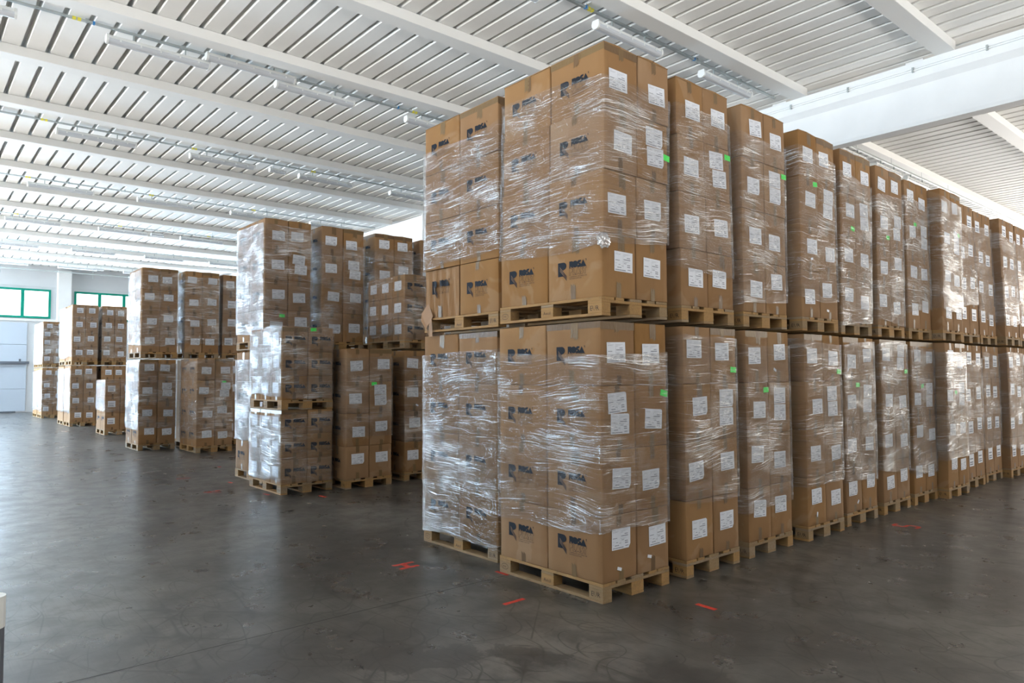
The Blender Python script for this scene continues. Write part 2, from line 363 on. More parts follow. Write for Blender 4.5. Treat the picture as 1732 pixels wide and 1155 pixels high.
# conduit pipes fixed along the girder, with clips
c = empty('girder_conduit', (0, 9.385, 7.0), label='thin white conduit pipe clipped along the big concrete girder', category='pipe')
m_ = MB(); m_.tube([(X0+1, 0, 0), (X1-.2, 0, 0)], .012, 6); obj('pipe', m_.mesh('pipe', ['paint'], True), c)
m_ = MB(); m_.tube([(X0+1, 0, .035), (X1-.2, 0, .035)], .008, 6); obj('pipe', m_.mesh('pipe', ['paint'], True), c)
cl = MB(); cl.box(-.015, .015, -.018, .016, -.03, .06); clm = cl.mesh('clip', ['grey'])
for k in range(9): obj('pipe_clip', clm, c, (-5.6+k*1.13, 0, 0))
dp = empty('downpipe', (-16.4, 9.3, 0), label='white pipe dropping down beside the girder behind the left stacks', category='pipe')
m_ = MB(); m_.tube([(0, 0, 0.), (0, 0, 6.9), (0, 0, 7.15)], .045, 10); m_.tube([(0, 0, 6.5), (.1, -.02, 6.78), (.3, -.02, 6.85), (2.2, -.02, 6.86)], .03, 8); obj('pipe', m_.mesh('pipe', ['paint'], True), dp)

# ------------------------------------------------------------------ lamps on conduit rails
LL = 1.60
def lamp_meshes():
    a = MB()   # housing: shallow tray
    a.box(-.055, .055, .03, LL-.03, .0, .055, ch=.008)
    c = MB(); n = 8
    for k in range(n):
        t0, t1 = math.pi*k/n, math.pi*(k+1)/n
        p = lambda t: (-.07*math.cos(t), -.075*math.sin(t)**.7)
        (x0, z0), (x1, z1) = p(t0), p(t1)
        c.quad((x0, .03, z0), (x1, .03, z1), (x1, LL-.03, z1), (x0, LL-.03, z0))
    e = MB()
    for y0, y1 in ((0, .035),):
        pts = [(-.075*math.cos(math.pi*k/8), -.08*math.sin(math.pi*k/8)**.7) for k in range(9)]+[(.06, .06), (-.06, .06)]
        e.poly([(x, y0, z) for x, z in pts]); e.poly([(x, y1, z) for x, z in reversed(pts)])
        for (xa, za), (xb, zb) in zip(pts, pts[1:]+pts[:1]): e.quad((xa, y0, za), (xa, y1, za), (xb, y1, zb), (xb, y0, zb))
    t = MB(); t.tube([(-.03, .05, -.025), (-.03, LL-.05, -.025)], .013, 8);
    cp = MB(); cp.box(.066, .076, -.012, .012, -.03, .02)
    br = MB(); br.box(-.012, .012, -.01, .01, .055, .157)
    return (a.mesh('lamp_housing', ['lampw']), c.mesh('lamp_cover', ['cover'], True), e.mesh('lamp_end_cap', ['lampw']), t.mesh('tube', ['tube'], True), cp.mesh('clip', ['lampw']), br.mesh('bracket', ['grey']))
LM = lamp_meshes()
def lamp(x, y, z, label, short=False, hung=False):
    o = empty('fluorescent_lamp', (x, y, z), label=label, category='lamp', group='ceiling lamps on the conduit rails')
    parts = [('lamp_housing', LM[0]), ('lamp_cover', LM[1]), ('lamp_tube', LM[3])]
    for n, me in parts: obj(n, me, o)
    obj('end_cap', LM[2], o); obj('end_cap', LM[2], o, (0, LL-.035, 0)); obj('lamp_tube', LM[3], o, (.06, 0, 0))
    for k in range(5): obj('cover_clip', LM[4], o, (0, .2+k*.3, 0))
    for k in (.25, .75): obj('bracket', LM[5], o, (0, LL*k, 0))
    if short: o.scale = (.9, .27, .8)
    if hung:
        for k in (.2, .85):
            m_ = MB(); m_.tube([(0, LL*k, .05), (0, LL*k, H-z+.02)], .003, 5); obj('hanging_wire', m_.mesh('wire', ['grey']), o)
    return o
rowz = {0: 7.09, 1: 7.10, 2: 7.10, 3: 7.0, 4: 6.98, 5: 6.94, 6: 6.88}
rowx = {0: -3.65, 1: -9.0, 2: -14.5, 3: -19.6, 4: -25., 5: -30.2, 6: -35.3}
rown = {0: 'nearest the girder above the right row', 1: 'over the tallest left stack', 2: 'of the second rail from camera', 3: 'of the third rail from camera', 4: 'of the fourth rail from camera', 5: 'of the fifth rail from camera', 6: 'of the rail nearest the left wall'}
ordn = ['first', 'second', 'third', 'fourth', 'fifth', 'sixth', 'seventh', 'eighth', 'ninth']
rail_l = {0: 'above the right row', 1: 'nearest the camera on the left', 2: 'second from the camera on the left', 3: 'third from the camera', 4: 'fourth from the camera', 5: 'fifth from the camera', 6: 'closest to the left wall'}
for r, x in rowx.items():
    z = rowz[r]
    if r == 0: ysl = [-1.6, 1.2, 3.99, 6.77, 11.9, 14.0, 15.9]; y_end = 9.3
    elif r == 1: ysl = [-4.4, -1.63, 1.14, 3.95, 6.7]; y_end = 9.3
    elif r == 2: ysl = [-4.3, -1.52, 1.26, 4.05, 6.87]; y_end = 9.3
    else: ysl = [-4.2, -1.45, 1.28, 4.02, 6.74]; y_end = 9.3
    if r == 6: ysl = [-3.6, -1.2, 1.55, 4.3]
    for k, yy in enumerate(ysl):
        lamp(x, yy, z-(.28 if yy > 11 else 0), '%s fluorescent lamp from the left on the rail %s' % (ordn[k], rail_l[r]))
    if r == 1: lamp(x+.14, -.14, z+.10, 'fluorescent lamp hung on wires higher than its neighbours, first rail on the left', hung=True)
    if r in (2, 4, 6): lamp(x, 3.25 if r == 2 else 3.0, z+.02, 'short emergency lamp on the rail %s' % rail_l[r], short=True)
    rl = empty('conduit_rail', (x+.02, 0, z+.17), label='thin galvanised conduit rail carrying lamps, %s' % rail_l[r], category='rail', group='conduit rails under the ceiling')
    m_ = MB(); m_.box(-.022, .022, -15, y_end, -.012, .022); 
    obj('rail', m_.mesh('rail', ['grey']), rl)
    if r == 0:
        m_ = MB(); m_.box(-.022, .022, 9.95, 40, -.012, .022); rl2 = empty('conduit_rail', (x+.02, 0, z-.11), label='thin conduit rail beyond the concrete girder above the right row', category='rail', group='conduit rails under the ceiling'); obj('rail', m_.mesh('rail', ['grey']), rl2)
        for k in range(9): m_ = MB(); m_.tube([(0, 11+2.*k, .01), (0, 11+2*k, H-z+.1)], .004, 5); obj('rail_hanger', m_.mesh('hanger', ['grey']), rl2)
    for k in range(13):
        m_ = MB(); yy = -9+1.42*k
        if yy > y_end: break
        m_.tube([(0, yy, .01), (0, yy, H-z-.15)], .004, 5); m_.box(-.02, .02, yy-.02, yy+.02, -.02, .045); obj('rail_hanger', m_.mesh('hanger', ['grey']), rl)
    if r < 5:
        for k in range(4):
            yy = -5.5+3.1*k+.3*r; m_ = MB(); m_.box(-.025, .025, yy, yy+.05, -.014, .024); m_.box(-.025, .025, yy+.07, yy+.12, -.014, .024); obj('yellow_marker', m_.mesh('marker', ['yellow']), rl)
    if r < 2:
        for k in range(5):
            yy = -5.5+2.78*k+.9; m_ = MB(); m_.box(-.026, .026, yy, yy+.03, -.016, .028); obj('blue_clip', m_.mesh('bclip', ['blue']), rl)
c = empty('wall_cable_tray', (-37.4, 0, 6.9), label='thin cable rail hanging in front of the left wall above the windows', category='rail')
m_ = MB(); m_.box(-.03, .03, -8, 9, -.02, .02); obj('rail', m_.mesh('rail', ['grey']), c)
for k in range(4):
    m_ = MB(); m_.tube([(0, -4.3+2.4*k*1.6, -.25), (0, -4.3+2.4*k*1.6, .36)], .015, 6); obj('rail_hanger', m_.mesh('hanger', ['grey']), c)

# ------------------------------------------------------------------ logo, labels, print
def ring_stroke(m, pts, w, T, mi=0, closed=True):
    P = [Vector((*p, 0)) for p in pts]; n = len(P)
    for i in range(n if closed else n-1):
        a, b_ = P[i], P[(i+1) % n]; d = (b_-a)
        if d.length < 1e-6: continue
        d.normalize(); q = Vector((-d.y, d.x, 0))*w/2; e = d*w/2
        m.poly([T(a-q-e), T(b_-q+e), T(b_+q+e), T(a+q-e)], mi)
def text_polys(s, size, x, y):
    cu = bpy.data.curves.new('t', 'FONT'); cu.body = s; cu.size = size; cu.resolution_u = 1
    o = bpy.data.objects.new('t', cu); me = o.to_mesh()
    out = [[(me.vertices[i].co.x+x, me.vertices[i].co.y+y) for i in p.vertices] for p in me.polygons]
    o.to_mesh_clear(); bpy.data.objects.remove(o); bpy.data.curves.remove(cu); return out
def arc(cx, cy, r, a0, a1, n=9): return [(cx+r*math.cos(rad(a0+(a1-a0)*k/n)), cy+r*math.sin(rad(a0+(a1-a0)*k/n))) for k in range(n+1)]
def logo_shapes():
    """(polys, strokes): mark 'R' with striped leg, ROSA' solid, PLAST outlined, two lines of small type. metres, origin bottom-left of the R"""
    fill, cut, lines = [], [], []
    fill.append([(0, 0), (.046, 0), (.030, .030), (.030, .135), (0, .135)])
    fill.append([(.030, .030), (.052, .030), (.060, .062), (.060, .062)]+arc(.060, .0985, .0365, -90, 90, 10)+[(.030, .135)])
    fill.append([(.046, 0), (.060, .0), (.060, .062), (.030, .030)])
    for k in range(3):
        x = .022+.0*k; y0 = .094-.017*k; t = .0048
        cut.append([(x, y0), (x, y0-t), (x+.042, y0-t-.050), (x+.042, y0-.050)])
        xx = .060; yy = y0-.050-.002
        fill.append([(xx, yy+.002), (xx, yy-.009), (xx+.038, yy-.009-.046), (xx+.038, yy+.002-.046)])
    bx_, by = .128, .069; h = .066
    T = lambda pts: [(bx_+x, by+y) for x, y in pts]
    fill.append(T([(0, 0), (.013, 0), (.013, h), (0, h)])); fill.append(T([(.013, .018), (.030, .0), (.044, 0), (.034, .026)]+arc(.026, .044, .022, -50, 90, 6)+[(.013, h)]))
    fill.append(T(arc(.064, .033, .0325, 0, 360, 20)[:-1]))
    fill.append(T([(.088, .0), (.118, .0), (.132, .014), (.125, .036), (.108, .040), (.128, .052), (.128, h), (.100, h), (.088, .050), (.094, .034), (.108, .026), (.088, .014)]))
    fill.append(T([(.118, 0), (.184, 0), (.151, h)])); fill.append(T([(.176, h+.004), (.186, h+.004), (.186, .045)]))
    by = .0
    L = lambda pts: lines.append([(bx_+x, by+y) for x, y in pts])
    L([(0, 0), (0, h), (.022, h), (.036, h-.012), (.036, .036), (.022, .026), (.013, .026), (.013, 0)])
    L([(.040, 0), (.040, h), (.053, h), (.053, .014), (.066, .014), (.070, 0)])
    L([(.068, 0), (.094, h), (.100, h), (.124, 0), (.108, 0), (.104, .010), (.088, .010), (.084, 0)])
    L([(.122, 0), (.120, .016), (.130, .016), (.120, .036), (.120, .058), (.128, h), (.148, h), (.148, .050), (.136, .048), (.150, .030), (.150, .008), (.142, 0)])
    L([(.150, h), (.186, h), (.186, .052), (.176, .052), (.176, 0), (.162, 0), (.162, .052), (.150, .052)])
    txt = text_polys('STAMPAGGIO AD INIEZIONE', .0145, bx_, -.022)+text_polys('MATERIE PLASTICHE', .0145, bx_, -.040)
    return fill, cut, lines, txt
LOGO = logo_shapes()
def logo_mesh(T, small=True):
    m = MB(); fill, cut, lines, txt = LOGO
    def bulk(p, off=0): return [T(Vector((x, y, off))) for x, y in p]
    for p in fill: m.poly(bulk(p), 0)
    for p in cut: m.poly(bulk(p, .0008), 1)
    for p in lines: ring_stroke(m, p, .0022, T, 0)
    if small:
        for p in txt: m.poly(bulk(p), 0)
    return m.mesh('printed_logo', ['black', 'kraft'])
def label_mesh(w=.212, h=.156, detail=True, v=0):
    r = random.Random(v); m = MB()
    cut = [(-w/2, -h/2), (w/2, -h/2), (w/2, h/2), (-w/2, h/2)]
    if v == 1: cut = [(-w/2, -h/2), (w/2-.02, -h/2), (w/2, -h/2+.03), (w/2, h/2), (-w/2, h/2)]
    if v == 2: cut = [(-w/2, -h/2), (w/2, -h/2), (w/2, h/2-.01), (w/2-.015, h/2), (-w/2, h/2)]
    m.poly([(0, x, z) for x, z in cut], 0)
    m.poly([(-.0015, x, z) for x, z in reversed(cut)], 0)
    bars = [(.68, .86, .27, .04), (.50, .87, .36, .045), (.05, .28, .43, .035), (.52, .66, .56, .03), (.70, .86, .62, .045), (.22, .32, .64, .03), (.70, .87, .71, .05), (.15, .38, .78, .04), (.72, .9, .86, .04), (.05, .62, .90, .045), (.38, .5, .70, .02)]
    thin = [(.04, .18, .05), (.05, .36, .12), (.05, .30, .16), (.50, .86, .10), (.50, .74, .15), (.48, .60, .20), (.45, .80, .48), (.5, .7, .52), (.04, .14, .60), (.04, .10, .74)]
    e = .0006
    def rect(x0, x1, y, hh): m.poly([(e, -w/2+x*w, h/2-yy*h) for x, yy in ((x0, y+hh), (x1, y+hh), (x1, y), (x0, y))], 1)
    for x0, x1, y, hh in bars:
        x = x0
        while x < x1-.004:
            d_ = .012+.02*r.random(); rect(x, min(x+d_, x1), y, hh); x += d_+.006
    for x0, x1, y in thin: rect(x0, x1, y, .008)
    for xl in (.47,):
        m.poly([(e, -w/2+xx*w, h/2-yy*h) for xx, yy in ((xl, .84), (xl+.005, .84), (xl+.005, .06), (xl, .06))], 1)
    return m.mesh('shipping_label', ['paper', 'ink'])
LAB = [label_mesh(v=k) for k in range(4)]
LABY = []     # same labels turned to face -y
for me in LAB:
    c2 = me.copy(); c2.transform(Matrix.Rotation(-math.pi/2, 4, 'Z')); LABY.append(c2)

# ------------------------------------------------------------------ cartons
class Kind: pass
def make_kind(lx, ly, lz, nvar, bul=.004):
    K = Kind(); K.l = (lx, ly, lz); K.body = []
    hx, hy = lx/2, ly/2
    def bulge(t, u): return bul*(1-min(1, abs(t))**2.5)*(1-min(1, abs(u))**2.5)
    K.fx = lambda y_, z_: hx + bulge(y_/hy, (z_-lz/2)/(lz/2))
    K.fy = lambda x_, z_: -hy - bulge(x_/hx, (z_-lz/2)/(lz/2))
    par = [-1, -.975, -.7, -.35, 0, .35, .7, .975, 1]
    N = len(par)
    for var in range(nvar):
        idx = {}; V = []; F = []
        def vert(i, j, k):
            if (i, j, k) in idx: return idx[(i, j, k)]
            a, b_, c_ = par[i], par[j], par[k]
            x, y_, z_ = a*hx, b_*hy, lz/2+c_*lz/2
            e = [abs(a) == 1, abs(b_) == 1, abs(c_) == 1]
            if e[0]: x += math.copysign(bulge(b_, c_), a)
            if e[1]: y_ += math.copysign(bulge(a, c_), b_)
            s_ = .0045
            if e[0] and (e[1] or e[2]): x -= math.copysign(s_*.5, a)
            if e[1] and (e[0] or e[2]): y_ -= math.copysign(s_*.5, b_)
            nz = noise.noise_vector(Vector((x*4+var*9.1, y_*4, z_*4+var*3.3)))*.0022
            V.append((x+nz.x, y_+nz.y, z_+(nz.z if abs(c_) < 1 else 0))); idx[(i, j, k)] = len(V)-1; return len(V)-1
        for i in range(N-1):
            for j in range(N-1):
                F.append((vert(i, j, 0), vert(i, j+1, 0), vert(i+1, j+1, 0), vert(i+1, j, 0)))
                F.append((vert(i, j, N-1), vert(i+1, j, N-1), vert(i+1, j+1, N-1), vert(i, j+1, N-1)))
                F.append((vert(i, 0, j), vert(i+1, 0, j), vert(i+1, 0, j+1), vert(i, 0, j+1)))
                F.append((vert(i, N-1, j), vert(i, N-1, j+1), vert(i+1, N-1, j+1), vert(i+1, N-1, j)))
                F.append((vert(0, i, j), vert(0, i, j+1), vert(0, i+1, j+1), vert(0, i+1, j)))
                F.append((vert(N-1, i, j), vert(N-1, i+1, j), vert(N-1, i+1, j+1), vert(N-1, i, j+1)))
        m = MB(); m.v = V; m.f = F; m.mi = [0]*len(F); K.body.append(m.mesh('carton', ['card'], True))
    # tape ends: strips that wrap over the top / bottom edge on the +x and -y faces
    def tape_strip(face, z0, z1, w, jag, off):
        m = MB(); n = 4
        for i in range(n):
            za, zb = z0+(z1-z0)*i/n, z0+(z1-z0)*(i+1)/n
            for (wa, wb) in ((-w/2, 0), (0, w/2)):
                if face == 'x': P = lambda t, z_: (K.fx(t+off, z_)+.0022, t+off, z_)
                else: P = lambda t, z_: (t+off, K.fy(t+off, z_)-.0022, z_)
                s_ = .012*math.sin(i*2.1+wa*9)*jag
                q = [P(wa, za), P(wb, za), P(wb, zb), P(wa, zb)]
                if i == n-1 and z1 > z0: q[2] = P(wb, zb-.018*jag)
                if i == n-1 and z1 < z0: q[2] = P(wb, zb+.018*jag)
                m.poly(q if z1 > z0 else q[::-1])
        return m
    K.tape = {}
    for face in 'xy':
        for vv in range(3):
            a = tape_strip(face, lz, lz-.085-.02*vv, .055, 1, (vv-1)*.012); b_ = tape_strip(face, .0, .085+.02*vv, .052, 1, (1-vv)*.01)
            K.tape[face, vv] = [a.mesh('packing_tape', ['tape']), b_.mesh('packing_tape', ['tape'])]
            if vv == 2: K.tape[face, vv].append(tape_strip(face, lz, lz-.14, .035, 1, .045).mesh('packing_tape', ['tape']))
    # horizontal band tape for top cartons
    m = MB()
    for i in range(6):
        y0_, y1_ = -hy+ly*i/6, -hy+ly*(i+1)/6; P = lambda t, z_: (K.fx(t, z_)+.0016, t, z_)
        m.poly([P(y0_, lz-.06), P(y1_, lz-.06), P(y1_, lz), P(y0_, lz)])
    K.band = m.mesh('edge_tape', ['tape'])
    m = MB()
    for i in range(6):
        y0_, y1_ = -hx+lx*i/6, -hx+lx*(i+1)/6; P = lambda t, z_: (t, K.fy(t, z_)-.0016, z_)
        m.poly([P(y0_, lz-.05), P(y1_, lz-.05), P(y1_, lz), P(y0_, lz)])
    K.bandy = m.mesh('edge_tape', ['tape'])
    # top flaps (two, slightly uneven)
    K.flap = []
    for sgn in (1, -1):
        m = MB(); n = 7
        for i in range(n):
            xa, xb = -hx+lx*i/n, -hx+lx*(i+1)/n
            hgt = lambda x_: .006+.006*noise.noise(Vector((x_*9, sgn*5., 2)))
            y0_, y1_ = (0.003, hy+.002) if sgn > 0 else (-hy-.002, -.003)
            oz = lambda yy: .010 if abs(yy) < .01 else .0
            v = [(xa, y0_, lz), (xb, y0_, lz), (xb, y1_, lz), (xa, y1_, lz)]
            t_ = [(a, b_, c_+hgt(a)+oz(b_)) for a, b_, c_ in v]
            m.poly(t_); m.quad(v[0], v[1], t_[1], t_[0]); m.quad(v[2], v[3], t_[3], t_[2])
            if i == 0: m.quad(v[3], v[0], t_[0], t_[3])
            if i == n-1: m.quad(v[1], v[2], t_[2], t_[1])
        K.flap.append(m.mesh('top_flap', ['card']))
    # logos
    def Ty(x0, z0): return lambda p: (x0+p.x, K.fy(x0+p.x, z0+p.y*.82)-.0025-p.z, z0+p.y*.82)
    def Tx(y0_, z0): return lambda p: (K.fx(y0_+p.x, z0+p.y*.82)+.0025+p.z, y0_+p.x, z0+p.y*.82)
    zl = lz-.185-.11 if lx > .5 else lz-.235
    K.logoy = logo_mesh(Ty(-hx+min(.145, lx*.2), zl)) if lx > .5 else None
    K.logox = logo_mesh(Tx(-hy+.05, zl)) if lx < .5 else None
    return K
KA = make_kind(.588, .389, .4885, 6)
KB = make_kind(.389, .389, .352, 4, .003)
GS = MB(); GS.box(0, .0012, -.045, .045, -.025, .025); gsm = GS.mesh('green_sticker', ['green'])
GS = MB(); GS.box(0, .0012, -.025, .025, -.012, .012); gss = GS.mesh('scrap_label', ['paper'])

def carton(K, x, y, z, rz, label, group, xface=True, yface=True, lab='x', dbl=False, green=None, top=False, logo=True, lay=0, loose=False, band=False):
    o = obj('carton', R.choice(K.body), None, (x, y, z), (0, 0, rz), label=label, category='box', group=group)
    lx, ly, lz = K.l
    tv = R.randrange(3)
    if xface:
        for me in K.tape['x', tv]: obj('packing_tape', me, o)
    if yface:
        for me in K.tape['y', R.randrange(3)]: obj('packing_tape', me, o)
    if lab == 'x' and xface:
        if dbl: spots = [(R.uniform(-.02, .04), lz-.13), (R.uniform(-.02, .04), lz-.292)]
        else: spots = [(R.uniform(-.05, .05), R.uniform(.21, .32))]
        for (yy, zz) in spots: obj('shipping_label', R.choice(LAB), o, (K.fx(yy, zz)+.0035, yy, zz), (R.gauss(0, .03), 0, 0))
        if R.random() < .06: obj('label_scrap', gss, o, (K.fx(0, .1)+.002, R.uniform(-.1, .1), R.uniform(.08, .15)), (R.uniform(-.5, 1.5), 0, 0), label='small torn white paper scrap')
    if lab == 'y' and yface:
        yy, zz = R.uniform(-.03, .0), R.uniform(.17, .20); obj('shipping_label', R.choice(LABY), o, (yy, K.fy(yy, zz)-.0035, zz), (0, R.gauss(0, .03), 0), )
    if green: obj('green_sticker', gsm, o, (K.fx(green[0], green[1])+.004, green[0], green[1]), (R.gauss(0, .08), 0, 0), label='fluorescent green sticker')
    if logo and yface and K.logoy: obj('printed_logo', K.logoy, o)
    if K.logox and xface: obj('printed_logo', K.logox, o)
    if top:
        for f in K.flap: obj('top_flap', f, o)
    if band:
        if xface: obj('edge_tape', K.band, o)
        if yface and logo: obj('edge_tape', K.bandy, o)
    return o

# ------------------------------------------------------------------ pallets
def brd(x, y, z, seed):
    m = MB(); m.box(-x/2, x/2, -y/2, y/2, 0, z, ch=.0025)
    return m.mesh('board', ['wood'])
PM = dict(deck_w=brd(1.2, .145, .022, 0), deck_n=brd(1.2, .10, .022, 1), cross=brd(.145, .8, .022, 2), b1=brd(.145, .10, .078, 3), b2=brd(.145, .145, .078, 4), bot_n=brd(1.2, .10, .022, 5), bot_w=brd(1.2, .145, .022, 6))
def stamp(txt, size, frame=False):
    m = MB(); pol = text_polys(txt, size, 0, 0); xs = [p[0] for q in pol for p in q]; w = (min(xs)+max(xs))/2
    for q in pol: m.poly([(x-w, -.0008, y) for x, y in q])
    return m.mesh('stamp', ['burn'])
EUR = stamp('EUR', .052); AVI = stamp('Avicil', .038)
m_ = MB()
ring_stroke(m_, [(.042*math.cos(a*math.pi/8), .024*math.sin(a*math.pi/8)) for a in range(16)], .003, lambda p: (p.x, -.0008, p.y)); 
for q in text_polys('EPAL', .02, -.025, -.007): m_.poly([(x, -.0008, y) for x, y in q])
OVAL = m_.mesh('stamp', ['burn'])
def pallet(x, y, z, label, group, stamps=True, rz=0.):
    """x,y: near corner (max x, min y)."""
    o = empty('wooden_pallet', (x-.6, y+.4, z), (0, 0, rz), label=label, category='pallet', group=group)
    for yy, k in ((-.3275, 'deck_w'), (-.19, 'deck_n'), (0, 'deck_w'), (.19, 'deck_n'), (.3275, 'deck_w')): obj('deck_board', PM[k], o, (0, yy, .122))
    for xx in (-.5275, 0, .5275): obj('cross_board', PM['cross'], o, (xx, 0, .1))
    for yy, k, kk in ((-.35, 'b1', 'bot_n'), (0, 'b2', 'bot_w'), (.35, 'b1', 'bot_n')):
        obj('bottom_board', PM[kk], o, (0, yy, 0))
        for xx in (-.5275, 0, .5275):
            b_ = obj('block', PM[k], o, (xx, yy, .022))
            if stamps and yy < -.1: obj('burnt_stamp', EUR if xx > .1 else (AVI if abs(xx) < .1 else OVAL), b_, (0, -.0505, .02 if abs(xx) < .6 and xx >= 0 else .039))
    return o

# ------------------------------------------------------------------ stretch film
def film_wrap(x, y, z0, z1, label, group, dens=1., lean=(0, 0), zb=0., lx=1.2, ly=.8, tilt=.03, wob=.03, side=0.):
    """shell round a load whose near corner is (x,y); lean = shift per metre above zb"""
    cx, cy = x-lx/2, y+ly/2; g_ = .017; hx, hy, r_ = lx/2+g_, ly/2+g_, .03
    pts = []; per = 0
    def line(a, b_, n):
        for i in range(n): pts.append((a[0]+(b_[0]-a[0])*i/n, a[1]+(b_[1]-a[1])*i/n))
    def arc_(c_, a0):
        for i in range(4): t = rad(a0+90*i/4); pts.append((c_[0]+r_*math.cos(t), c_[1]+r_*math.sin(t)))
    line((-hx+r_, -hy), (hx-r_, -hy), 22); arc_((hx-r_, -hy+r_), -90); line((hx, -hy+r_), (hx, hy-r_), 15); arc_((hx-r_, hy-r_), 0)
    line((hx-r_, hy), (-hx+r_, hy), 8); arc_((-hx+r_, hy-r_), 90); line((-hx, hy-r_), (-hx, -hy+r_), 6); arc_((-hx+r_, -hy+r_), 180)
    n = len(pts); U = [0]
    for i in range(n): a, b_ = pts[i], pts[(i+1) % n]; U.append(U[-1]+math.hypot(a[0]-b_[0], a[1]-b_[1]))
    rows = max(4, int((z1-z0)/.045)); V = []; sd = R.uniform(0, 99)
    for k in range(rows+1):
        f = k/rows
        for i, (px, py) in enumerate(pts):
            ang = 2*math.pi*i/n
            zt = z1 + tilt*math.sin(ang+sd)*1.0 + wob*noise.noise(Vector((px*2.2, py*2.2, sd)))
            zbm = z0 + tilt*math.sin(ang+sd+2) + wob*noise.noise(Vector((px*2.2, py*2.2, sd+9)))
            z = zbm+(zt-zbm)*f
            d = .005*noise.noise(Vector((px*3, py*3, z*9+sd))) + .004*noise.noise(Vector((px*9, py*9, z*22+sd)))
            if f in (0, 1): d += .002
            L = math.hypot(px, py); nx, ny = px/hx, py/hy
            ax = 1 if abs(nx) > .96 else 0; ay = 1 if abs(ny) > .96 else 0
            V.append((px+math.copysign(d, px)*ax+lean[0]*(z-zb), py+math.copysign(d, py)*ay+lean[1]*(z-zb), z))
    me = bpy.data.meshes.new('stretch_film'); F = []; uvs = []
    for k in range(rows):
        for i in range(n):
            j = (i+1) % n; F.append((k*n+i, k*n+j, (k+1)*n+j, (k+1)*n+i))
            for (a, kk) in ((i, k), (i+1, k), (i+1, k+1), (i, k+1)): uvs += [U[a], V[kk*n+a % n][2]]
    me.from_pydata(V, [], F); me.materials.append(M['film']); ul = me.uv_layers.new(name='UVMap'); ul.data.foreach_set('uv', uvs)
    me.polygons.foreach_set('use_smooth', [True]*len(F)); me.update()
    o = obj('stretch_film', me, None, (cx, cy, 0), label=label, category='film', group=group); o.color = (dens, side, 0, 1); return o

# ------------------------------------------------------------------ loads
far = MB()            # cartons beyond the limit of single ones, joined as stuff
def far_box(K, x, y, z, lab=True, logo=False):
    lx, ly, lz = K.l; a, b_ = lx/2-.001, ly/2-.001
    far.box(x-a, x+a, y-b_, y+b_, z, z+lz, 0, ch=.006)
    e = .004
    if lab:
        yy, zz = y+R.uniform(-.05, .05), z+lz*R.uniform(.48, .62)
        far.poly([(x+a+e, yy+p, zz+q) for p, q in ((-.1, -.09), (.1, -.09), (.1, .09), (-.1, .09))], 1)
        for q in (.02, -.03, -.06): far.poly([(x+a+e*1.3, yy+p, zz+q+s_) for p, s_ in ((-.08, -.008), (.06, -.008), (.06, .008), (-.08, .008))], 3)
    far.poly([(x+a+e, y+p, z+q) for p, q in ((-.025, 0), (.025, 0), (.025, .08), (-.025, .08))], 2)
    far.poly([(x+a+e, y+p, z+lz-q) for p, q in ((-.025, .08), (.025, .08), (.025, 0), (-.025, 0))], 2)
    if logo:
        far.poly([(x-.15+p, y-b_-e, z+lz*.55+q) for p, q in ((0, 0), (.08, 0), (.08, .12), (0, .12))], 4)
        far.poly([(x-.02+p, y-b_-e, z+lz*.55+q) for p, q in ((0, .05), (.18, .05), (.18, .12), (0, .12))], 4)
LN = {4: ['bottom layer', 'third layer down', 'second layer down', 'top layer'], 3: ['bottom layer', 'middle layer', 'top layer'], 5: ['bottom layer', 'fourth layer down', 'third layer down', 'second layer down', 'top layer']}
